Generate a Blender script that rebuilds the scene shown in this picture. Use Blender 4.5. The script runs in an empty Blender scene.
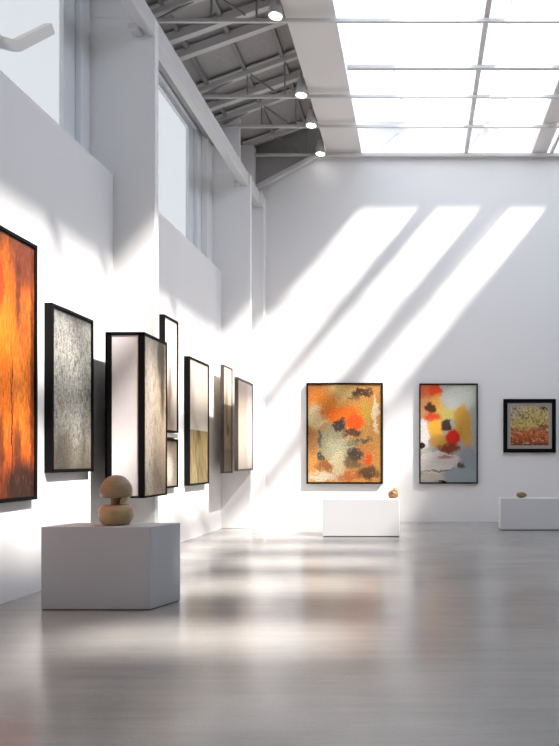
import bpy, bmesh, math, random
from mathutils import Vector, Matrix, noise as mnoise
random.seed(4)
sc = bpy.context.scene
col = sc.collection

# ------------------------------------------------------------ camera
cam_d = bpy.data.cameras.new('camera')
cam = bpy.data.objects.new('camera', cam_d); col.objects.link(cam)
cam.location = (0, 0, 1.6)
cam.rotation_euler = (math.radians(90), 0, 0)
cam_d.sensor_width = 36; cam_d.sensor_fit = 'AUTO'
cam_d.lens = 650/746*36
cam_d.shift_x = -140.5/746
cam_d.shift_y = 87/746
cam_d.clip_end = 300
sc.camera = cam

# ------------------------------------------------------------ sky, sun, exposure
sc.view_settings.view_transform = 'Standard'
sc.view_settings.look = 'None'
sc.view_settings.gamma = 1
sc.view_settings.use_curve_mapping = False
sc.view_settings.exposure = 0.74
W = bpy.data.worlds.new('sky'); sc.world = W; W.use_nodes = True
bg = W.node_tree.nodes['Background']
bg.inputs[0].default_value = (0.76, 0.86, 1.0, 1)
bg.inputs[1].default_value = 1.85
sun_d = bpy.data.lights.new('sun', 'SUN'); sun_d.energy = 9.6; sun_d.angle = math.radians(3.3)
sun_d.color = (1.0, 0.945, 0.88)
sun = bpy.data.objects.new('sun', sun_d); col.objects.link(sun)
SUN_DIR = Vector((-1, 0.5, -1.2))
sun.rotation_euler = SUN_DIR.to_track_quat('-Z', 'Y').to_euler()
sun.location = (8, -4, 16)
sc.cycles.use_denoising = True
sc.cycles.max_bounces = 14
sc.cycles.diffuse_bounces = 7
sc.cycles.glossy_bounces = 5
sc.cycles.transmission_bounces = 8
sc.cycles.transparent_max_bounces = 12
sc.cycles.sample_clamp_indirect = 6
sc.cycles.caustics_reflective = False
sc.cycles.caustics_refractive = False

# ------------------------------------------------------------ material helpers
class NT:
    def __init__(s, name):
        s.m = bpy.data.materials.new(name); s.m.use_nodes = True
        s.t = s.m.node_tree; s.b = s.t.nodes['Principled BSDF']; s.out = s.t.nodes['Material Output']
        s._tc = None
    def n(s, typ, **kw):
        nd = s.t.nodes.new(typ)
        for k, v in kw.items(): setattr(nd, k, v)
        return nd
    def l(s, a, b): s.t.links.new(a, b)
    def tc(s):
        if s._tc is None: s._tc = s.n('ShaderNodeTexCoord')
        return s._tc
    def mapping(s, src, scale=(1,1,1), loc=(0,0,0)):
        mp = s.n('ShaderNodeMapping'); mp.inputs['Scale'].default_value = scale; mp.inputs['Location'].default_value = loc
        s.l(src, mp.inputs['Vector']); return mp.outputs[0]
    def noise(s, vec, scale=5, detail=4, rough=.55, dist=0):
        nd = s.n('ShaderNodeTexNoise'); nd.inputs['Scale'].default_value = scale
        nd.inputs['Detail'].default_value = detail; nd.inputs['Roughness'].default_value = rough
        nd.inputs['Distortion'].default_value = dist
        if vec is not None: s.l(vec, nd.inputs['Vector'])
        return nd
    def rng(s, val, a, b, c=0., d=1., smooth=True):
        nd = s.n('ShaderNodeMapRange'); nd.interpolation_type = 'SMOOTHSTEP' if smooth else 'LINEAR'
        s.l(val, nd.inputs['Value'])
        nd.inputs['From Min'].default_value = a; nd.inputs['From Max'].default_value = b
        nd.inputs['To Min'].default_value = c; nd.inputs['To Max'].default_value = d
        return nd.outputs[0]
    def mix(s, fac, a, b, mode='MIX'):
        nd = s.n('ShaderNodeMix'); nd.data_type = 'RGBA'; nd.blend_type = mode
        for sock, v in ((nd.inputs[0], fac), (nd.inputs[6], a), (nd.inputs[7], b)):
            if isinstance(v, (int, float)): sock.default_value = v
            elif isinstance(v, tuple): sock.default_value = (*v[:3], 1)
            else: s.l(v, sock)
        return nd.outputs[2]
    def math(s, op, a, b=None):
        nd = s.n('ShaderNodeMath', operation=op)
        for i, v in enumerate((a, b)):
            if v is None: continue
            if isinstance(v, (int, float)): nd.inputs[i].default_value = v
            else: s.l(v, nd.inputs[i])
        return nd.outputs[0]
    def bump(s, h, strength=.2, dist=.01):
        b = s.n('ShaderNodeBump'); b.inputs['Strength'].default_value = strength; b.inputs['Distance'].default_value = dist
        s.l(h, b.inputs['Height']); s.l(b.outputs[0], s.b.inputs['Normal'])

def simple(name, c, rough=.5, spec=.5, metal=0, bump=0, bscale=60, var=0.0):
    t = NT(name)
    t.b.inputs['Roughness'].default_value = rough
    t.b.inputs['Specular IOR Level'].default_value = spec
    t.b.inputs['Metallic'].default_value = metal
    nz = t.noise(t.tc().outputs['Object'], bscale, 3)
    c2 = tuple(max(0, x*(1-var)) for x in c)
    t.l(t.mix(nz.outputs[0], c, c2), t.b.inputs['Base Color'])
    if bump: t.bump(nz.outputs[0], bump, .002)
    return t.m

def srgb(r, g, b):
    f = lambda v: (v/255/12.92 if v/255 <= .04045 else ((v/255+.055)/1.055)**2.4)
    return (f(r), f(g), f(b))

M = {}
M['wall'] = simple('white_plaster', (.86, .85, .85), .7, .25, 0, .06, 40, .02)
M['plinth_shaded'] = simple('shaded_plinth_tone', (.46, .47, .49), .5, .35, 0, .02, 80, .015)  # left plinth's shade put into its base colour
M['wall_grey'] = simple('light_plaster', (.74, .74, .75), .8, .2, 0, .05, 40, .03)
M['wall_dark'] = simple('light_cut_plaster', (.09, .09, .095), .8, .2, 0, .05, 40, .03)  # dark on unseen walls and boards to cut bounced light
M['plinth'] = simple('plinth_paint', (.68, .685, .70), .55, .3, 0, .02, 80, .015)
M['roof'] = simple('roof_board_grey', (.50, .48, .47), .8, .2, 0, .1, 12, .25)
M['panel'] = simple('ceiling_panel_paint', (.80, .775, .76), .65, .25, 0, .03, 20, .03)
M['steel'] = simple('painted_steel', (.70, .685, .675), .45, .4, 0, .02, 30, .06)
M['steel_d'] = simple('dark_painted_steel', (.34, .33, .325), .5, .4, 0, .02, 30, .15)
M['rail'] = simple('rail_paint', (.70, .69, .685), .5, .35, 0, .02, 30, .05)
M['winframe'] = simple('window_frame_paint', (.84, .86, .89), .4, .4, 0, 0, 30, .03)
M['black'] = simple('black_frame_lacquer', (.003, .003, .0033), .6, .12, 0, .02, 120, .2)
M['brownframe'] = simple('grey_brown_frame', (.085, .07, .062), .45, .4, 0, .03, 90, .35)
M['shadowgap'] = simple('plinth_base_recess', (.10, .10, .10), .7, .2)

M['exterior'] = simple('pale_outdoor_render', (.24, .245, .26), .8, .2, 0, 0, 3, .05)

def glass(name, tr, tint, white):
    t = NT(name)
    for nd in list(t.t.nodes):
        if nd.type != 'OUTPUT_MATERIAL': t.t.nodes.remove(nd)
    a = t.n('ShaderNodeBsdfTransparent'); a.inputs[0].default_value = (*tint, 1)
    b = t.n('ShaderNodeBsdfTranslucent'); b.inputs[0].default_value = (*white, 1)
    mx = t.n('ShaderNodeMixShader'); mx.inputs[0].default_value = tr
    t.l(b.outputs[0], mx.inputs[1]); t.l(a.outputs[0], mx.inputs[2])
    g = t.n('ShaderNodeBsdfGlossy'); g.inputs['Roughness'].default_value = .1
    m2 = t.n('ShaderNodeMixShader'); m2.inputs[0].default_value = .05
    t.l(mx.outputs[0], m2.inputs[1]); t.l(g.outputs[0], m2.inputs[2])
    t.l(m2.outputs[0], t.out.inputs[0])
    return t.m
M['skyglass'] = glass('frosted_skylight_glass', .94, (1, 1, 1), (.95, .96, 1))
M['slotglass'] = glass('added_slot_glass', .94, (.83, .83, .83), (.8, .8, .82))  # glass of the added roof slots, dimmed to weaken their sun streaks
M['winglass'] = glass('frosted_window_glass', .85, (.60, .575, .545), (.5, .5, .5))

def blocker_mat():
    t = NT('white_sun_blocker')
    d = t.n('ShaderNodeBsdfDiffuse'); d.inputs[0].default_value = (.8, .8, .8, 1)
    b = t.n('ShaderNodeBsdfTranslucent'); b.inputs[0].default_value = (.85, .86, .88, 1)
    mx = t.n('ShaderNodeMixShader'); mx.inputs[0].default_value = .1
    t.l(d.outputs[0], mx.inputs[1]); t.l(b.outputs[0], mx.inputs[2]); t.l(mx.outputs[0], t.out.inputs[0])
    return t.m
M['sunblock'] = blocker_mat()  # material of the added sun blockers over the skylight

def floor_mat():
    t = NT('polished_concrete')
    o = t.tc().outputs['Object']
    streak = t.noise(t.mapping(o, (.35, 5.0, 1)), 1.6, 6, .6, .3)
    fine = t.noise(t.mapping(o, (1.5, 22, 1)), 2.2, 5, .65)
    cloud = t.noise(t.mapping(o, (.6, .9, 1)), 1.1, 4, .5, .4)
    speck = t.noise(t.mapping(o, (14, 40, 1)), 3, 3, .7)
    c = t.mix(t.rng(cloud.outputs[0], .3, .7), (.255, .245, .236), (.33, .318, .306))
    c = t.mix(t.rng(streak.outputs[0], .35, .68, 0, .35), c, (.38, .365, .345))
    c = t.mix(t.rng(fine.outputs[0], .45, .75, 0, .22), c, (.15, .145, .14))
    c = t.mix(t.rng(speck.outputs[0], .52, .72, 0, .4), c, (.12, .115, .11))
    t.l(c, t.b.inputs['Base Color'])
    r = t.rng(fine.outputs[0], .3, .7, .17, .26)
    t.l(r, t.b.inputs['Roughness'])
    t.b.inputs['Specular IOR Level'].default_value = .8
    t.b.inputs['IOR'].default_value = 1.5
    t.bump(t.math('ADD', fine.outputs[0], streak.outputs[0]), .05, .003)
    return t.m
M['floor'] = floor_mat()

def wood_mat(name, a, b):
    t = NT(name)
    o = t.tc().outputs['Object']
    nz = t.noise(t.mapping(o, (3, 3, 22)), 2.0, 5, .6, .8)
    n2 = t.noise(t.mapping(o, (4, 4, 4)), 1.5, 2)
    c = t.mix(t.rng(nz.outputs[0], .3, .7), a, b)
    c = t.mix(t.rng(n2.outputs[0], .4, .7, 0, .4), c, tuple(x*.75 for x in a))
    t.l(c, t.b.inputs['Base Color'])
    t.b.inputs['Roughness'].default_value = .42
    t.bump(nz.outputs[0], .08, .003)
    return t.m
M['wood_cap'] = wood_mat('turned_wood_dark', (.27, .178, .095), (.34, .235, .135))
M['wood_base'] = wood_mat('turned_wood_light', (.40, .26, .13), (.48, .335, .175))
M['wood_neck'] = wood_mat('turned_wood_brown', (.16, .08, .04), (.22, .12, .06))
M['wood_lip'] = wood_mat('turned_wood_pale', (.50, .42, .25), (.56, .48, .31))
def stone_mat(name, a, b, c):
    t = NT(name); o = t.tc().outputs['Object']
    n1 = t.noise(o, 22, 5, .65, .6); n2 = t.noise(o, 55, 4, .7)
    k = t.mix(t.rng(n1.outputs[0], .38, .62), a, b)
    k = t.mix(t.rng(n2.outputs[0], .52, .66, 0, .8), k, c)
    t.l(k, t.b.inputs['Base Color']); t.b.inputs['Roughness'].default_value = .4
    t.bump(n2.outputs[0], .5, .01); return t.m
M['gold'] = stone_mat('mottled_amber_stone', (.09, .045, .02), (.36, .17, .04), (.45, .25, .07))
M['gold_pale'] = stone_mat('mottled_ochre_stone', (.28, .14, .04), (.52, .33, .10), (.65, .48, .2))
M['bronze'] = stone_mat('mottled_bronze_stone', (.06, .035, .02), (.30, .18, .07), (.5, .42, .3))

# painting: blobs = (colour, cx, cz, rx, rz, soft, noise_strength)
def painting(name, base, blobs, warp=.12, wscale=4, grain=.25, gscale=(60, 60), speck=None, rough=.45, drips=None, aspect=1.0):
    t = NT(name)
    g = t.tc().outputs['Generated']
    sep = t.n('ShaderNodeSeparateXYZ'); t.l(g, sep.inputs[0])
    cmb = t.n('ShaderNodeCombineXYZ'); t.l(sep.outputs[0], cmb.inputs[0]); t.l(sep.outputs[2], cmb.inputs[1])
    uv = cmb.outputs[0]
    nz = t.noise(t.mapping(uv, (1, aspect, 1)), wscale, 9, .72)
    sub = t.n('ShaderNodeVectorMath', operation='SUBTRACT'); t.l(nz.outputs['Color'], sub.inputs[0]); sub.inputs[1].default_value = (.5, .5, .5)
    scl = t.n('ShaderNodeVectorMath', operation='MULTIPLY'); t.l(sub.outputs[0], scl.inputs[0]); scl.inputs[1].default_value = (warp*4.2, warp*4.2/aspect, 0)
    add = t.n('ShaderNodeVectorMath', operation='ADD'); t.l(uv, add.inputs[0]); t.l(scl.outputs[0], add.inputs[1])
    wuv = add.outputs[0]
    c = base
    if isinstance(base, list):       # vertical gradient of paint colours [(z, colour)...]
        cr = t.n('ShaderNodeValToRGB'); e = cr.color_ramp.elements
        while len(e) < len(base): e.new(.5)
        for el, (p, cc) in zip(e, base): el.position = p; el.color = (*cc, 1)
        s2 = t.n('ShaderNodeSeparateXYZ'); t.l(wuv, s2.inputs[0]); t.l(s2.outputs[1], cr.inputs[0])
        c = cr.outputs[0]
    for bl in blobs:
        cc, cx, cz, rx, rz, soft = bl[:6]
        amt = bl[6] if len(bl) > 6 else 1.0
        sv = t.n('ShaderNodeVectorMath', operation='SUBTRACT'); t.l(wuv, sv.inputs[0]); sv.inputs[1].default_value = (cx, cz, 0)
        mv = t.n('ShaderNodeVectorMath', operation='MULTIPLY'); t.l(sv.outputs[0], mv.inputs[0]); mv.inputs[1].default_value = (1/rx, 1/rz, 0)
        ln = t.n('ShaderNodeVectorMath', operation='LENGTH'); t.l(mv.outputs[0], ln.inputs[0])
        f = t.rng(ln.outputs['Value'], 1-soft*.6, 1+soft*.6, amt, 0)
        c = t.mix(f, c, cc)
    gn = t.noise(t.mapping(uv, (gscale[0], gscale[1], 1)), 1, 4, .7)
    c = t.mix(t.rng(gn.outputs[0], .36, .60, min(1, grain*1.5), 0), c, t.mix(1.0, c, (.25, .2, .18), 'MULTIPLY'))
    c = t.mix(t.rng(gn.outputs[0], .55, .8, 0, grain*.8), c, t.mix(.5, c, (1, .95, .85)))
    if speck:
        for (sc2, lo, hi, cc, amt) in speck:
            sn = t.noise(t.mapping(uv, (sc2[0], sc2[1], 1), (3.1, 1.7, 0)), 1, 5, .7, .5)
            c = t.mix(t.rng(sn.outputs[0], lo-.05, hi-.07, 0, amt), c, cc)
    t.l(c, t.b.inputs['Base Color'])
    t.b.inputs['Roughness'].default_value = rough
    t.b.inputs['Specular IOR Level'].default_value = .3
    t.bump(gn.outputs[0], .25, .004)
    return t.m

S = srgb
# ------------------------------------------------------------ mesh helpers
def bx(bm, x0, x1, y0, y1, z0, z1):
    vs = [bm.verts.new(p) for p in ((x0,y0,z0),(x1,y0,z0),(x1,y1,z0),(x0,y1,z0),(x0,y0,z1),(x1,y0,z1),(x1,y1,z1),(x0,y1,z1))]
    for f in ((0,3,2,1),(4,5,6,7),(0,1,5,4),(1,2,6,5),(2,3,7,6),(3,0,4,7)):
        bm.faces.new([vs[i] for i in f])
def prism(bm, pts, z0, z1):      # footprint in XY
    a = [bm.verts.new((x, y, z0)) for x, y in pts]; b = [bm.verts.new((x, y, z1)) for x, y in pts]
    n = len(pts)
    bm.faces.new(a[::-1]); bm.faces.new(b)
    for i in range(n): bm.faces.new([a[i], a[(i+1) % n], b[(i+1) % n], b[i]])
def prism_xz(bm, pts, y0, y1):   # outline in XZ, counter-clockwise seen from -Y
    a = [bm.verts.new((x, y0, z)) for x, z in pts]; b = [bm.verts.new((x, y1, z)) for x, z in pts]
    n = len(pts)
    bm.faces.new(a); bm.faces.new(b[::-1])
    for i in range(n): bm.faces.new([a[(i+1) % n], a[i], b[i], b[(i+1) % n]])
def bar(bm, p, q, w, h):         # rectangular bar between two points
    p = Vector(p); q = Vector(q); d = (q-p).normalized()
    up = Vector((0, 1, 0)) if abs(d.y) < .9 else Vector((0, 0, 1))
    s = d.cross(up).normalized(); u = s.cross(d).normalized()
    vs = []
    for c in (p, q):
        for a, b in ((-1,-1),(1,-1),(1,1),(-1,1)):
            vs.append(bm.verts.new(c + s*a*w/2 + u*b*h/2))
    for f in ((0,3,2,1),(4,5,6,7),(0,1,5,4),(1,2,6,5),(2,3,7,6),(3,0,4,7)):
        bm.faces.new([vs[i] for i in f])
def tube(bm, p, q, r, seg=10):
    p = Vector(p); q = Vector(q); d = (q-p).normalized()
    up = Vector((0, 0, 1)) if abs(d.z) < .9 else Vector((1, 0, 0))
    s = d.cross(up).normalized(); u = s.cross(d)
    R = [[bm.verts.new(c + (s*math.cos(2*math.pi*k/seg) + u*math.sin(2*math.pi*k/seg))*r) for k in range(seg)] for c in (p, q)]
    for k in range(seg): bm.faces.new([R[0][k], R[0][(k+1)%seg], R[1][(k+1)%seg], R[1][k]])
    bm.faces.new(R[0][::-1]); bm.faces.new(R[1])
def lathe(bm, prof, seg=48, cx=0, cy=0, sx=1, sy=1):
    rings = []
    for r, z in prof:
        if r < 1e-5: rings.append([bm.verts.new((cx, cy, z))])
        else: rings.append([bm.verts.new((cx+sx*r*math.cos(2*math.pi*k/seg), cy+sy*r*math.sin(2*math.pi*k/seg), z)) for k in range(seg)])
    for a, b in zip(rings, rings[1:]):
        for k in range(seg):
            k2 = (k+1) % seg
            if len(a) == 1: bm.faces.new([a[0], b[k2], b[k]])
            elif len(b) == 1: bm.faces.new([a[k], a[k2], b[0]])
            else: bm.faces.new([a[k], a[k2], b[k2], b[k]])
def obj(name, bm, mat, parent=None, bevel=0, smooth=False, seg=2):
    bmesh.ops.recalc_face_normals(bm, faces=bm.faces)
    me = bpy.data.meshes.new(name); bm.to_mesh(me); bm.free()
    me.materials.append(M[mat] if isinstance(mat, str) else mat)
    if smooth:
        for p in me.polygons: p.use_smooth = True
    o = bpy.data.objects.new(name, me); col.objects.link(o)
    if parent: o.parent = parent
    if bevel:
        b = o.modifiers.new('bevel', 'BEVEL'); b.width = bevel; b.segments = seg; b.limit_method = 'ANGLE'; b.harden_normals = False
    return o
def thing(name, label=None, cat=None, loc=(0,0,0), rz=0, group=None, kind=None):
    o = bpy.data.objects.new(name, None); col.objects.link(o)
    o.location = loc; o.rotation_euler = (0, 0, rz); o.empty_display_size = .2
    tag(o, label, cat, group, kind); return o
def tag(o, label=None, cat=None, group=None, kind=None):
    if label: o['label'] = label
    if cat: o['category'] = cat
    if group: o['group'] = group
    if kind: o['kind'] = kind
    return o
def B(*a):
    bm = bmesh.new(); bx(bm, *a); return bm

# ------------------------------------------------------------ room shell
XL, YB, ZC = -4.65, 16.8, 9.5
XR, YF = 9.0, -4.0
XW = -5.0                      # inner plane of the high windows
LEDGE1, LEDGE2 = 5.92, 6.02
obj('floor', B(-5.6, XR+.3, YF-.3, YB+.3, -.2, 0), 'floor')['kind'] = 'structure'
obj('wall_back', B(-5.6, XR+.3, YB, YB+.3, 0, ZC+.02), 'wall')['kind'] = 'structure'
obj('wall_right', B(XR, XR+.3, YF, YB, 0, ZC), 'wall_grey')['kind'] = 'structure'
obj('wall_front', B(-5.6, XR+.3, YF-.3, YF, 0, 10.6), 'wall_dark')['kind'] = 'structure'

F1 = (9.85, 9.99); F2 = (15.22, 15.34)
WTOP = 9.25
wl = thing('wall_left', kind='structure')
bm = bmesh.new()
bx(bm, -5.3, XL, YF, F1[1], 0, LEDGE1)
bx(bm, -5.3, XL, F1[1], F2[0], 0, LEDGE2)
bx(bm, -5.3, XL, F2[1], YB, 0, 9.5)
bx(bm, -5.3, XW+.02, YF, F2[0], WTOP, 9.6)      # head above windows
bx(bm, -5.3, XW+.02, YF, 3.0, LEDGE1, WTOP)     # solid wall behind the camera
obj('wall_face', bm, 'wall', wl)
for (y0, y1, xe) in ((F1[0], F1[1], -4.015), (F2[0], F2[1], -3.97), (16.55, YB, -3.98)):
    bm = bmesh.new(); bx(bm, -5.25, xe, y0, y1, 0, 8.30)
    bx(bm, -5.25, -4.23, y0, y1, 8.30, 9.62)
    obj('pilaster', bm, 'wall', wl, bevel=.012)

# high windows
def window(n, y0, y1, z0, z1, bot):
    w = thing('window_%d' % n, kind='structure')
    bm = bmesh.new(); fx0, fx1 = XW-.09, XW
    bx(bm, fx0, fx1, y0, y0+.28, z0, z1); bx(bm, fx0, fx1, y1-.26, y1, z0, z1)
    bx(bm, fx0, fx1, y0+.28, y1-.26, z1-.22, z1); bx(bm, fx0, fx1, y0+.28, y1-.26, z0, z0+bot)
    obj('window_frame', bm, 'winframe', w, bevel=.01)
    bm = bmesh.new(); a0, a1 = XW-.16, XW-.09
    yi0, yi1, zi0, zi1 = y0+.28, y1-.26, z0+bot, z1-.22
    bx(bm, a0, a1, yi0-.02, yi0+.16, zi0-.02, zi1+.02); bx(bm, a0, a1, yi1-.30, yi1+.02, zi0-.02, zi1+.02)
    bx(bm, a0, a1, yi0+.16, yi1-.30, zi1-.12, zi1+.02); bx(bm, a0, a1, yi0+.16, yi1-.30, zi0-.02, zi0+.06)
    obj('sash', bm, 'winframe', w, bevel=.006)
    obj('window_pane', B(XW-.135, XW-.125, yi0+.1, yi1-.25, zi0, zi1-.05), 'winglass', w)
window(1, 3.0, F1[0]-.0, LEDGE1, WTOP, .22)
window(2, F1[1], F2[0]-.35, LEDGE2, WTOP, .04)
bm = bmesh.new(); bx(bm, XW-.12, XW+.14, F2[0]-.35, F2[0], LEDGE2, WTOP)
obj('window_jamb', bm, 'wall', wl, bevel=.01)
bm = bmesh.new(); bx(bm, -5.3, XW-.16, F2[0]-.4, F2[0], LEDGE2, WTOP)
obj('wall_return', bm, 'wall', wl)

# fascia rail along the pilaster heads
t1 = thing('trim_1', kind='structure')
bm = bmesh.new()
prism_xz(bm, [(-4.22, 8.06), (-4.04, 8.01), (-4.02, 8.03), (-4.02, 8.32), (-4.06, 8.35), (-4.22, 8.33)], YF, 16.3)
obj('rail', bm, 'rail', t1, bevel=.01)
bm = bmesh.new(); prism_xz(bm, [(-4.22, 8.06), (-3.99, 8.03), (-3.99, 8.38), (-4.22, 8.34)], 16.3, YB)
obj('rail_end', bm, 'rail', t1, bevel=.02)
for y in (F1[0]-.32, F2[0]-.25):
    bm = bmesh.new(); bx(bm, -4.34, -4.18, y+.12, y+.3, 8.0, 8.10); obj('bracket', bm, 'rail', t1, bevel=.02)
# inner tie beam between window head and rail
obj('inner_rail', B(-4.9, -4.78, YF, YB, 8.95, 9.2), 'steel_d', t1, bevel=.01)

# ceiling: left roof slope, flat panel, laylight
ce = thing('ceiling', kind='structure')
bm = bmesh.new(); prism_xz(bm, [(-5.4, 9.42), (-2.40, 10.505), (-2.40, 10.625), (-5.4, 9.54)], YF, YB+.1)
obj('roof_slope', bm, 'roof', ce)
obj('soffit_panel', B(-2.40, -1.50, YF, YB, ZC, ZC+.06), 'panel', ce, bevel=.01)
bm = bmesh.new(); prism_xz(bm, [(-5.4, ZC), (-2.3, ZC), (-2.3, 10.63), (-5.4, 9.54)], YB+.1, YB+.2)
prism_xz(bm, [(-4.9, 8.27), (-2.58, ZC-.09), (-4.9, ZC-.09)], YB-.05, YB-.01)
obj('gable_board', bm, 'roof', ce)
obj('roof_upstand', B(-2.40, -2.32, YF, YB, ZC+.06, 10.56), 'roof', ce)
obj('soffit_beam', B(2.87, 3.26, YF, YB, ZC-.03, ZC+.2), 'panel', ce, bevel=.01)
# unseen roof at right; slots added to throw sun on floor and back wall
slots = [(1.4, 2.4), (3.75, 5.0), (5.75, 6.7), (7.7, 8.3), (9.3, 14.1)]
bm = bmesh.new()
bx(bm, 4.50, 4.75, YF, 9.3, ZC, ZC+.1); bx(bm, 4.50, 4.75, 14.1, YB, ZC, ZC+.1); bx(bm, 6.7, 7.5, 13.1, 14.1, ZC, ZC+.1); bx(bm, 7.5, XR+.3, YF, YB, ZC, ZC+.1)
ys = [YF] + [v for s_ in slots for v in s_] + [YB]
for a, b in zip(ys[::2], ys[1::2]): bx(bm, 4.75, 7.5, a, b, ZC, ZC+.1)
obj('ceiling_board', bm, 'wall_dark', ce)
obj('ceiling_board', B(-1.5, 4.5, YF, 0.8, ZC, ZC+.1), 'wall_dark', ce)
obj('skylight_pane', B(-1.5, 2.9, .8, YB, ZC+.03, ZC+.045), 'skyglass', ce)
obj('skylight_pane', B(3.24, 4.5, 5.2, YB, ZC+.03, ZC+.045), 'skyglass', ce)
obj('ceiling_board', B(3.26, 4.5, .8, 5.2, ZC, ZC+.1), 'wall_dark', ce)  # unseen board added to keep sun off the left plinth
obj('skylight_pane', B(4.55, 7.5, 0.9, 14.9, ZC+.12, ZC+.135), 'slotglass', ce)  # pane over the added sun slots
obj('skylight_mullion', B(1.135, 1.235, 0, YB, ZC-.05, ZC+.05), 'steel', ce, bevel=.008)
obj('skylight_mullion', B(3.34, 3.42, 0, YB, ZC-.05, ZC+.05), 'steel', ce, bevel=.008)
# added unseen blockers above the glass, cutting the sun into patches
sb = [(-1.85, -.36, 1.9), (1.24, 1.60, .5)]
for (x0, x1, h) in sb:
    bm = bmesh.new(); bm.faces.new([bm.verts.new(p) for p in ((x0+h/1.2, -1, ZC+h), (x1+h/1.2, -1, ZC+h), (x1+h/1.2, YB+1, ZC+h), (x0+h/1.2, YB+1, ZC+h))])
    obj('sun_blocker', bm, 'sunblock', ce)
bm = bmesh.new(); bm.faces.new([bm.verts.new(p) for p in ((-1.6, YB-.79, ZC+.45), (5.5, YB-.79, ZC+.45), (5.5, YB+.8, ZC+.45), (-1.6, YB+.8, ZC+.45))])  # added blocker keeping sun off the top of the back wall
obj('sun_blocker', bm, 'sunblock', ce)
# white trim where the laylight meets the back wall
obj('trim_2', B(-2.6, XR, YB-.09, YB, ZC-.09, ZC), 'rail')['kind'] = 'structure'

# ------------------------------------------------------------ roof trusses
def truss(y, label, chord='steel', full=True):
    t = thing('roof_truss', label, 'roof truss', (0, y, 0), 0, 'steel trusses under the skylight')
    zt = ZC-.10
    bm = bmesh.new(); bw = .025 if full else .10; bx(bm, -4.9, 4.9, -bw, bw, zt-.035, zt+.035)  # unseen trusses get wider ties for broader streak shadows
    obj('tie_rod', bm, chord, t, bevel=.008)
    sl = (10.44-9.42)/(5.4-2.58)
    zr = lambda x: 9.42+(x+5.4)*sl-.12
    bm = bmesh.new(); bar(bm, (-4.95, 0, zr(-4.95)), (-2.62, 0, zr(-2.62)), .13, .1)
    bar(bm, (-4.95, 0, zr(-4.95)+.05), (-2.62, 0, zr(-2.62)+.05), .03, .2)
    obj('rafter', bm, 'steel', t)
    bm = bmesh.new()
    bar(bm, (-4.7, 0, zt), (-3.7, 0, zr(-3.7)), .035, .035); bar(bm, (-3.1, 0, zt+.1), (-3.7, 0, zr(-3.7)), .035, .035)
    bar(bm, (-3.7, 0, zt), (-3.7, 0, zr(-3.7)), .03, .03); bar(bm, (-2.9, 0, zt), (-2.9, 0, zr(-2.9)), .03, .03)
    obj('strut', bm, 'steel_d', t)
    if full:
        bm = bmesh.new()
        pk = 11.0
        bar(bm, (-2.4, 0, 10.2), (2.2, 0, pk), .03, .03)
        bar(bm, (2.2, 0, pk), (5.0, 0, 9.7), .03, .03)
        bar(bm, (-1.0, 0, ZC+.1), (.2, 0, 10.55), .02, .02); bar(bm, (.2, 0, 10.6), (1.3, 0, ZC+.1), .02, .02)
        bar(bm, (1.3, 0, ZC+.1), (2.2, 0, pk), .03, .03); bar(bm, (2.2, 0, pk), (3.2, 0, ZC+.1), .02, .02)
        obj('upper_chord', bm, 'steel', t)
    return t
tr = [(11.54, 'roof truss nearest the viewer, its tie rod crossing the top of the photo'),
      (13.95, 'roof truss third from the back wall, with a lit spot near its left part'),
      (15.2, 'roof truss second from the back wall, crossing above the second pilaster'),
      (16.62, 'roof truss right against the back wall at the skylight end')]
for y, lb in tr: truss(y, lb)
for y in (10.2, 8.9, 7.5, 6.2, 4.9, 3.6, 2.3):  # unseen trusses put in for their streak shadows on the left wall
    truss(y, 'added unseen roof truss above the viewer, casting streak shadows', full=False)
tag(obj('glazing_bar', B(-1.45, 4.5, 12.86, 12.94, ZC-.15, ZC-.07), 'rail', bevel=.01),
    'pale glazing bar crossing the skylight between the two nearest trusses', 'glazing bar')
# purlins running along the left roof slope
for i, (x, lb) in enumerate(((-4.55, 'roof purlin low on the dark left slope, next to the windows'), (-3.75, 'roof purlin halfway up the dark left roof slope'), (-2.95, 'roof purlin high on the dark left slope, next to the flat panel'))):
    z = 9.42+(x+5.4)*(1.02/2.82)
    bm = bmesh.new(); bx(bm, x-.04, x+.04, 0, YB, z-.10, z+.0)
    tag(obj('roof_purlin', bm, 'steel_d'), lb, 'purlin', 'purlins under the left roof slope')
bm = bmesh.new(); bar(bm, (-4.2, YB-.12, 8.58), (-2.5, YB-.12, 9.48), .1, .14)
obj('sloping_chord', bm, 'rail', ce)
# extra rafters between the trusses
for y, lb in ((12.25, 'grey rafter on the left slope just behind the nearest truss'), (12.75, 'light grey rafter on the left slope, middle of the wide gap between trusses'), (14.6, 'rafter on the left slope between the third and second truss from the back')):
    bm = bmesh.new(); bar(bm, (-4.93, y, 9.46), (-2.66, y, 10.27), .16, .12)
    tag(obj('rafter', bm, 'steel'), lb, 'rafter', 'rafters under the left roof slope')

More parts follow.
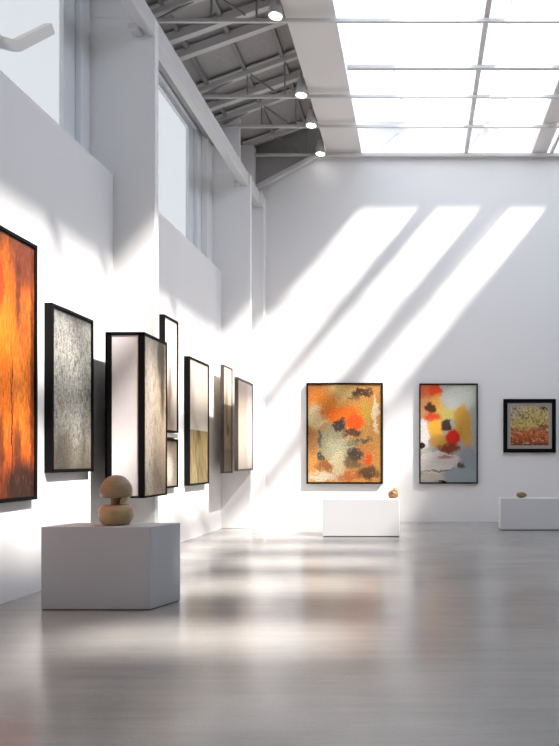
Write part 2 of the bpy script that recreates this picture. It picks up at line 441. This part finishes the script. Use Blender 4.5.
# ceiling spotlights
lens = NT('spotlight_lens'); lens.b.inputs['Base Color'].default_value = (1, 1, 1, 1)
lens.b.inputs['Emission Color'].default_value = (1, .98, .95, 1); lens.b.inputs['Emission Strength'].default_value = 6
M['lens'] = lens.m
first = None
def spot_parts():
    r = thing('spotlight', None, 'spotlight', (0,0,0), 0, 'spotlights along the left edge of the ceiling panel')
    bm = bmesh.new(); lathe(bm, [(0, .36), (.05, .36), (.07, .34), (.13, .04), (.13, 0), (.11, 0), (.11, .02), (0, .02)], 28)
    obj('lamp_housing', bm, 'rail', r, smooth=True)
    bm = bmesh.new(); lathe(bm, [(0, -.02), (.06, -.015), (.10, 0), (.108, .015), (0, .018)], 28)
    obj('lamp_lens', bm, 'lens', r, smooth=True)
    bm = bmesh.new(); tube(bm, (0, 0, .34), (0, 0, 1.11), .018); bx(bm, -.04, .04, -.05, .05, 1.08, 1.10)
    obj('mounting_stem', bm, 'steel_d', r)
    return r
def zroof(x): return 9.42+(x+5.4)*(1.02/2.82)
sp = spot_parts()
locs = [(-2.52, 11.34, 'spotlight on the truss nearest the viewer, left of the ceiling panel'),
        (-2.52, 13.80, 'second nearest spotlight, on the truss crossing mid-way down the skylight'),
        (-2.52, 15.05, 'spotlight one truss before the back wall, left of the ceiling panel'),
        (-2.52, 16.45, 'farthest spotlight, close to the top of the back wall')]
for i, (x, y, lb) in enumerate(locs):
    if i == 0: r = sp
    else:
        r = sp.copy(); col.objects.link(r)
        for ch in sp.children:
            c = ch.copy(); col.objects.link(c); c.parent = r
    r.location = (x, y, 9.34); r['label'] = lb

# pale curved beam outdoors, beyond the near high window
bm = bmesh.new()
pts = [(-6.6, 7.6, 8.1), (-6.6, 9.6, 8.1), (-6.6, 10.2, 8.16), (-6.6, 10.6, 8.35), (-6.6, 11.6, 9.3)]
for a, b in zip(pts, pts[1:]): bar(bm, a, b, .12, .16)
tag(obj('eave_beam', bm, 'exterior'), 'pale bent eave beam outdoors, seen through the near high window', 'beam')

# ------------------------------------------------------------ pictures
def picture(name, label, cat, x, y, z, rz, w, h, d, fw, mat_frame, canvas, group=None, rec=.02, mat=None):
    """x,y = lower-left back corner as seen by a viewer in front; local x to the right, -y towards the viewer."""
    t = thing(name, label, cat, (x, y, z), rz, group)
    bm = bmesh.new()
    O = [(0,0),(w,0),(w,h),(0,h)]; I = [(fw,fw),(w-fw,fw),(w-fw,h-fw),(fw,h-fw)]
    def ring(yy, P): return [bm.verts.new((px, yy, pz)) for px, pz in P]
    ob, of_, if_, ib = ring(0, O), ring(-d, O), ring(-d, I), ring(0, I)
    for k in range(4):
        k2 = (k+1) % 4
        bm.faces.new([ob[k], ob[k2], of_[k2], of_[k]]); bm.faces.new([of_[k], of_[k2], if_[k2], if_[k]])
        bm.faces.new([if_[k], if_[k2], ib[k2], ib[k]]); bm.faces.new([ib[k], ib[k2], ob[k2], ob[k]])
    obj('frame', bm, mat_frame, t, bevel=min(.006, fw*.2))
    if mat:
        mw, mm = mat
        bm = bmesh.new()
        for (a0, a1, b0, b1) in ((fw, fw+mw, fw, h-fw), (w-fw-mw, w-fw, fw, h-fw), (fw+mw, w-fw-mw, fw, fw+mw), (fw+mw, w-fw-mw, h-fw-mw, h-fw)):
            bx(bm, a0, a1, -(d-rec), -.01, b0, b1)
        obj('mat_board', bm, mm, t)
        k = fw+mw; obj('canvas', B(k, w-k, -(d-rec-.008), -.012, k, h-k), canvas, t)
    else:
        obj('canvas', B(fw, w-fw, -(d-rec), -.012, fw, h-fw), canvas, t)
    return t
R90 = math.pi/2

orange = painting('orange_painting', [(0, S(110,48,20)), (.12, S(170,75,25)), (.3, S(230,112,26)), (.6, S(250,130,24)), (.85, S(246,122,30)), (1, S(110,55,32))], [
    (S(255,128,20), .765, .62, .04, .36, .6, .9), (S(240,60,15), .725, .80, .03, .10, .7, .9), (S(250,140,40), .88, .40, .05, .2, .7, .9), (S(235,120,45), .90, .66, .05, .12, .7, .7),
    (S(110,48,28), .93, .93, .09, .12, .8, .9), (S(120,50,30), .865, .82, .02, .16, .8, .8), (S(90,40,24), .985, .45, .018, .6, .7, .85), (S(40,24,18), .90, .05, .14, .09, .7, .95), (S(66,32,20), .86, .17, .035, .12, .8, .8),
    (S(70,34,18), .735, .2, .02, .12, .8, .7), (S(28,14,10), .815, .28, .004, .34, .5, .9)],
    warp=.012, wscale=9, grain=.4, gscale=(120, 22), speck=[((90, 12), .62, .74, S(60,28,14), .6)], aspect=1.2)
picture('framed_painting', 'large orange and rust painting in thin black frame, nearest on the left wall', 'painting', XL, 5.4, 1.13, R90, 2.34, 3.02, .10, .045, 'black', orange)

grey = painting('grey_painting', [(0, S(96,90,80)), (.15, S(136,131,120)), (.4, S(168,168,160)), (.75, S(180,180,173)), (.93, S(165,165,160)), (1, S(80,80,80))], [
    (S(70,62,52), .25, .12, .22, .14, .8, .6), (S(80,72,62), .78, .2, .08, .2, .8, .6), (S(160,120,50), .2, .42, .03, .04, .6, .7), (S(196,196,190), .6, .5, .25, .3, .8, .5)],
    warp=.08, wscale=6, grain=.4, gscale=(70, 70), speck=[((42, 14), .57, .66, S(66,60,50), .8), ((16, 40), .60, .68, S(84,78,68), .7), ((90, 30), .60, .70, S(60,55,45), .7)], aspect=1.8)
picture('framed_painting', 'weathered light grey abstract panel in black frame, beside the large orange painting', 'painting', XL, 8.04, 1.44, R90, 1.03, 2.11, .10, .045, 'black', grey)

# deep box artwork on the first pilaster
t = thing('box_artwork', 'deep black-edged box with blank white front, hung on the first pilaster', 'box frame', (0, 0, 0))
x0, x1, y0, y1, z0, z1 = -4.375, -3.83, 9.03, 9.85, 1.07, 3.38
bm = bmesh.new()
bx(bm, x0, x0+.088, y0, y0+.05, z0, z1); bx(bm, x1-.088, x1, y0, y0+.03, z0, z1)
bx(bm, x0, x1, y0, y1, z1-.045, z1+.0); bx(bm, x0, x1, y0, y1, z0, z0+.03)
bx(bm, x1-.05, x1, y1-.04, y1, z0, z1); bx(bm, x0, x0+.03, y0, y1, z0, z1)
obj('frame', bm, 'black', t, bevel=.004)
fr = painting('blank_white_panel', S(236,232,232), [], grain=.04, gscale=(20, 20))
obj('front_panel', B(x0+.08, x1-.08, y0+.012, y0+.03, z0+.028, z1-.04), fr, t)
# side art faces +X: build in local frame so that the pattern runs along Y
side = painting('sepia_panel', [(0, S(168,148,126)), (.45, S(178,163,143)), (1, S(186,176,160))], [
    (S(150,135,112), .82, .72, .18, .42, .7, .75), (S(62,52,38), .84, .78, .10, .28, .7, .95), (S(70,58,42), .70, .9, .12, .14, .8, .9), (S(226,214,198), .2, .5, .2, .6, .7, .6)],
    warp=.03, wscale=7, grain=.35, gscale=(60, 120), speck=[((60, 14), .56, .64, S(80,66,48), .7)], aspect=2.5)
sd = thing_side = B(0, y1-y0-.07, -.02, 0, z0+.03, z1-.045)
o = obj('side_canvas', sd, side, t); o.location = (x1-.028, y0+.03, 0); o.rotation_euler = (0, 0, R90); o['label'] = 'sepia textured side canvas'
# body behind panels
obj('box_core', B(x0+.02, x1-.05, y0+.04, y1, z0+.02, z1-.02), 'black', t)

# tall two-part picture
t = thing('framed_diptych', 'tall narrow black-framed picture split by a grey shelf strip, behind the deep box', 'painting', (XL, 11.58, 1.09), R90)
w, h, d = .67, 3.11, .10
zs = 1.02-.0          # height of the split above the bottom
bm = bmesh.new()
for (a, b) in ((0, zs-.12), (zs, h)):
    bx(bm, 0, .035, -d, 0, a, b); bx(bm, w-.035, w, -d, 0, a, b); bx(bm, .035, w-.035, -d, 0, a, a+.035); bx(bm, .035, w-.035, -d, 0, b-.035, b)
obj('frame', bm, 'black', t, bevel=.004)
up = painting('cream_column_picture', [(0, S(170,158,147)), (.1, S(190,180,170)), (1, S(198,190,181))], [
    (S(150,132,118), .42, .18, .26, .28, .3, .9), (S(140,118,104), .46, .38, .10, .22, .4, .9), (S(160,136,120), .5, .07, .3, .08, .6, .8), (S(90,72,58), .24, .14, .05, .18, .7, .8), (S(188,172,158), .6, .2, .12, .12, .6, .7)],
    warp=.025, wscale=6, grain=.1, gscale=(40, 40), aspect=3)
obj('upper_canvas', B(.035, w-.035, -d+.02, -.012, zs+.035, h-.035), up, t)
dn = painting('taupe_picture', [(0, S(140,132,120)), (.8, S(130,119,105)), (1, S(88,74,62))], [(S(206,198,184), .4, .4, .3, .3, .7, .6)], warp=.1, wscale=5, grain=.3, gscale=(50, 18),
    speck=[((30, 10), .58, .7, S(130,118,100), .5)], aspect=1.5)
obj('lower_canvas', B(.035, w-.035, -d+.02, -.012, .035, zs-.155), dn, t)
obj('shelf_strip', B(.0, w, -d+.01, 0, zs-.10, zs-.02), simple('grey_strip', (.30, .28, .26), .5), t, bevel=.005)

gold = painting('cream_gold_picture', S(222,212,198), [
    (S(236,230,220), .3, .75, .4, .35, .6, .7)], warp=.03, wscale=4, grain=.08, gscale=(50, 50), aspect=2.2)
# lower half as a gold textured field
def two_field(name, top, low, streak, split, dark):
    t = NT(name); g = t.tc().outputs['Generated']
    sep = t.n('ShaderNodeSeparateXYZ'); t.l(g, sep.inputs[0])
    cmb = t.n('ShaderNodeCombineXYZ'); t.l(sep.outputs[0], cmb.inputs[0]); t.l(sep.outputs[2], cmb.inputs[1])
    a = t.noise(t.mapping(cmb.outputs[0], (22, 6, 1)), 1, 6, .65, .4)
    b = t.noise(t.mapping(cmb.outputs[0], (6, 4, 1)), 1, 3)
    lo = t.mix(t.rng(a.outputs[0], .35, .65), low, streak); lo = t.mix(t.rng(a.outputs[0], .60, .75, 0, .7), lo, dark)
    tp = t.mix(b.outputs[0], top, tuple(x*.88 for x in top))
    z = t.math('ADD', sep.outputs[2], t.math('MULTIPLY', t.math('ADD', b.outputs[0], -.5), .02))
    f = t.rng(z, split-.006, split+.006)
    t.l(t.mix(f, lo, tp), t.b.inputs['Base Color']); t.b.inputs['Roughness'].default_value = .5
    t.bump(a.outputs[0], .2, .004); return t.m
gold = two_field('cream_gold_picture', S(186,176,164), S(98,78,46), S(150,134,96), .435, S(54,42,26))
picture('framed_painting', 'black-framed picture with blank cream top and streaked gold lower half', 'painting', XL, 12.8, 1.09, R90, 1.19, 2.56, .115, .04, 'black', gold)

slim = painting('slim_sepia_picture', S(202,190,172), [
    (S(216,206,188), .5, .6, .35, .35, .4, .8), (S(140,126,98), .36, .62, .17, .26, .5, .7), (S(120,96,50), .55, .40, .14, .06, .6, .8), (S(165,150,132), .5, .10, .8, .12, .2, .8)],
    warp=.025, wscale=6, grain=.25, gscale=(30, 80), aspect=4)
picture('framed_painting', 'slim grey-brown framed panel with sepia band, left of the two small side panels', 'painting', -4.47, 14.54, 1.30, R90, .68, 2.44, .08, .035, 'brownframe', slim, rec=.012)
blush = painting('blush_picture', [(0, S(184,172,164)), (.3, S(186,168,155)), (.7, S(182,164,152)), (1, S(188,178,170))], [
    (S(222,212,206), .8, .5, .2, .6, .7, .7), (S(196,172,154), .35, .5, .25, .35, .8, .6)], warp=.05, wscale=3, grain=.05, gscale=(30, 30), aspect=2)
picture('framed_painting', 'brown framed pale blush panel, farthest picture on the left side', 'painting', -3.985, 13.95, 1.36, R90, 1.27, 2.02, .08, .045, 'brownframe', blush, rec=.012)

# back wall pictures
p8 = painting('orange_grey_abstract', S(206,146,76), [
    (S(228,190,124), .41, .92, .30, .10, .6, .9), (S(176,98,44), .06, .92, .18, .16, .7, .9), (S(232,138,44), .22, .82, .22, .10, .7, .9),
    (S(226,206,158), .09, .67, .14, .11, .6, .9), (S(190,140,76), .85, .55, .2, .2, .7, .8), (S(200,158,62), .78, .71, .14, .10, .5, .9),
    (S(236,112,24), .46, .70, .28, .08, .5, 1.0), (S(240,88,20), .64, .62, .10, .09, .5, 1.0),
    (S(68,42,32), .73, .905, .12, .05, .4, .95), (S(120,84,52), .62, .85, .09, .03, .5, .8), (S(96,64,44), .84, .93, .06, .04, .5, .8),
    (S(228,210,176), .93, .70, .04, .2, .4, .9),
    (S(140,138,110), .30, .43, .20, .16, .6, .95), (S(172,168,138), .43, .33, .18, .14, .6, .95), (S(204,192,152), .41, .17, .10, .16, .6, .9),
    (S(54,50,50), .44, .585, .10, .06, .4, .98), (S(80,54,42), .60, .50, .13, .045, .5, .95), (S(90,78,58), .74, .42, .10, .03, .5, .9), (S(120,120,96), .60, .40, .10, .03, .5, .8),
    (S(64,74,66), .15, .45, .04, .09, .5, .8), (S(54,70,64), .165, .27, .05, .055, .35, .95),
    (S(196,122,68), .76, .345, .13, .035, .5, .9), (S(62,56,54), .64, .28, .10, .07, .5, .95), (S(104,84,64), .60, .19, .14, .06, .6, .85), (S(222,88,32), .82, .23, .07, .075, .4, 1.0),
    (S(140,84,46), .22, .17, .12, .07, .6, .85), (S(184,98,52), .55, .06, .3, .04, .7, .8), (S(76,54,40), .83, .09, .14, .07, .6, .9), (S(214,202,178), .18, .05, .2, .05, .6, .9), (S(150,96,56), .06, .40, .05, .12, .7, .6)],
    warp=.085, wscale=6, grain=.42, gscale=(80, 100), speck=[((40, 50), .62, .72, S(70,50,36), .5), ((30, 40), .64, .74, S(240,214,160), .4)], aspect=1.3)
picture('framed_painting', 'orange and grey-green abstract in thin black frame behind the middle plinth', 'painting', -2.925, YB, .985, 0, 1.97, 2.60, .085, .045, 'black', p8)

p9 = painting('red_white_abstract', S(178,178,168), [
    (S(214,100,50), .12, .90, .25, .16, .4, .95), (S(226,66,26), .26, .93, .12, .07, .5, .95), (S(210,150,96), .1, .75, .2, .12, .5, .9), (S(232,170,72), .3, .78, .12, .12, .5, .9),
    (S(200,206,200), .68, .86, .3, .14, .5, .8), (S(206,190,96), .5, .70, .24, .06, .6, .9), (S(212,160,60), .74, .62, .14, .18, .4, .95), (S(222,166,70), .84, .50, .08, .2, .5, .9),
    (S(72,24,22), .17, .76, .08, .06, .4, .95), (S(222,70,30), .22, .66, .15, .05, .5, .95), (S(238,180,66), .27, .55, .15, .10, .4, 1), (S(204,152,64), .34, .43, .18, .07, .5, .95),
    (S(74,52,40), .46, .59, .09, .065, .35, 1), (S(226,44,20), .58, .46, .12, .09, .35, 1), (S(140,52,26), .50, .35, .2, .05, .5, .95),
    (S(232,226,222), .03, .48, .12, .16, .3, 1), (S(230,222,216), .25, .20, .38, .12, .25, 1), (S(226,214,208), .5, .23, .22, .06, .3, 1), (S(178,120,100), .45, .255, .14, .02, .5, .8),
    (S(150,160,168), .85, .22, .17, .14, .5, .9), (S(78,70,66), .72, .18, .06, .04, .5, .9), (S(160,172,176), .75, .06, .35, .09, .4, .95), (S(206,196,184), .2, .05, .24, .04, .4, .9), (S(120,96,76), .28, .115, .26, .012, .6, .8),
    (S(40,26,22), .02, .37, .05, .035, .25, 1), (S(30,22,20), .40, .01, .08, .018, .25, 1)],
    warp=.06, wscale=6, grain=.36, gscale=(70, 110), speck=[((44, 70), .62, .72, S(90,80,70), .4)], aspect=1.7)
picture('framed_painting', 'red, yellow and white abstract in thin black frame, middle of back wall', 'painting', -.02, YB, .99, 0, 1.51, 2.58, .085, .035, 'black', p9)

p10 = painting('small_ochre_abstract', [(0, S(120,60,36)), (.25, S(206,104,50)), (.42, S(196,120,76)), (.52, S(204,178,104)), (1, S(206,190,134))], [
    (S(190,180,160), .12, .85, .15, .2, .7, .7), (S(60,50,44), .9, .95, .09, .05, .4, .95), (S(216,196,120), .45, .55, .2, .14, .6, .8), (S(96,80,50), .36, .71, .05, .04, .5, .9),
    (S(70,60,60), .06, .92, .04, .04, .5, .7), (S(120,36,26), .85, .48, .2, .04, .6, .7), (S(206,110,70), .8, .12, .16, .08, .6, .8)],
    warp=.12, wscale=6, grain=.35, gscale=(26, 26), speck=[((14, 14), .57, .66, S(80,52,34), .8), ((9, 12), .6, .7, S(226,206,160), .6)], aspect=1)
M['mattgrey'] = simple('taupe_mat_board', (.36, .33, .30), .8, .2)
picture('framed_painting', 'small square ochre and rust picture with taupe mat in thick black frame', 'painting', 2.15, YB, 1.79, 0, 1.345, 1.38, .09, .10, 'black', p10, mat=(.085, 'mattgrey'))

# ------------------------------------------------------------ plinths
def plinth(pts, h, label, gap=.012, mat='plinth'):
    t = thing('display_plinth', label, 'plinth', (0, 0, 0))
    bm = bmesh.new(); prism(bm, pts, gap, h)
    obj('plinth_body', bm, mat, t, bevel=.006)
    cx = sum(p[0] for p in pts)/len(pts); cy = sum(p[1] for p in pts)/len(pts)
    bm = bmesh.new(); prism(bm, [(cx+(x-cx)*.985, cy+(y-cy)*.97) for x, y in pts], 0, gap)
    obj('recessed_base', bm, 'shadowgap', t)
    return t
plinth([(-4.03, 6.91), (-2.87, 6.91), (-2.72, 7.38), (-3.88, 7.38)], .888, 'large shade-toned plinth at the left, holding the turned wooden sculpture', mat='plinth_shaded')
plinth([(-2.02, 13.51), (-.43, 13.51), (-.445, 14.1), (-2.0, 14.1)], .79, 'low white plinth in the middle of the room before the orange abstract', .02)
plinth([(1.83, 14.77), (3.9, 14.77), (3.9, 15.35), (1.85, 15.35)], .725, 'low white plinth cut by the right edge of the photo', .02)

# ------------------------------------------------------------ sculptures
t = thing('wooden_sculpture', 'turned wooden mushroom-like sculpture on the large left plinth', 'sculpture', (-3.34, 7.15, .888))
s = 1/94.0
def P(l): return [(r*s, z*s) for r, z in l]
bm = bmesh.new(); lathe(bm, P([(0,0),(11.0,0),(12.3,.6),(14.5,3.2),(16.5,7),(17.1,10.5),(16.9,14),(15.8,17.5),(14.2,19.8),(12.0,20.9),(6,21.2),(0,21.2)]), 64)
obj('base_bulb', bm, 'wood_base', t, smooth=True)
bm = bmesh.new(); lathe(bm, P([(0,20.8),(5.6,20.8),(5.3,22),(5.2,26),(5.4,29.5),(0,29.5)]), 40)
obj('neck', bm, 'wood_neck', t, smooth=True)
bm = bmesh.new(); lathe(bm, P([(0,27.6),(7,27.8),(12,28.3),(14.6,29.2),(15.3,30.6),(15.5,33.5),(15.3,37),(14.2,41),(12,45),(8.8,48.6),(4.8,50.8),(0,51.6)]), 64)
obj('cap', bm, 'wood_cap', t, smooth=True)
# pale wedge tucked under the cap at the right
bm = bmesh.new()
prof = [(5.0, 21.3), (8.6, 21.4), (13.2, 27.2), (14.3, 30.2), (9.5, 28.6), (5.6, 26.6)]
n0 = [bm.verts.new((x*s, -4.2*s, z*s)) for x, z in prof]; n1 = [bm.verts.new((x*s*.94, 4.2*s, z*s)) for x, z in prof]
bm.faces.new(n0); bm.faces.new(n1[::-1])
for k in range(6): bm.faces.new([n0[(k+1)%6], n0[k], n1[k], n1[(k+1)%6]])
obj('wedge', bm, 'wood_lip', t, bevel=.008, smooth=False, seg=3)['label'] = 'pale wedge under the cap'

def lump(bm, c, r, sc3=(1,1,1), amp=.25, freq=9, seed=0, sub=4):
    res = bmesh.ops.create_icosphere(bm, subdivisions=sub, radius=1)
    for v in res['verts']:
        d = v.co.normalized()
        k = 1 + amp*(mnoise.noise(d*1.7+Vector((seed, 0, 0))) + .45*mnoise.noise(d*freq*.45+Vector((0, seed, 3))))
        v.co = Vector((c[0]+d.x*r*k*sc3[0], c[1]+d.y*r*k*sc3[1], max(0, c[2]+d.z*r*k*sc3[2])))
t = thing('stone_sculpture', 'small amber heart-shaped stone on the right end of the middle plinth', 'sculpture', (-.57, 13.78, .79))
bm = bmesh.new(); lump(bm, (0, 0, .075), .095, (1.12, .8, .95), .12, 9, 1)
obj('stone_body', bm, 'gold', t, smooth=True)
bm = bmesh.new(); lump(bm, (.045, 0, .155), .05, (1, .9, 1.25), .15, 9, 5)
obj('stone_tip', bm, 'gold_pale', t, smooth=True)['label'] = 'paler ochre upper lobe'
t = thing('stone_sculpture', 'tiny mottled bronze stone on the plinth at the right edge', 'sculpture', (2.345, 15.0, .725))
bm = bmesh.new(); lump(bm, (0, 0, .065), .08, (1.45, .8, .85), .1, 9, 8); lump(bm, (-.07, 0, .08), .05, (1, .9, 1), .1, 9, 3, 3)
obj('stone_body', bm, 'bronze', t, smooth=True)
bpy.context.view_layer.update()
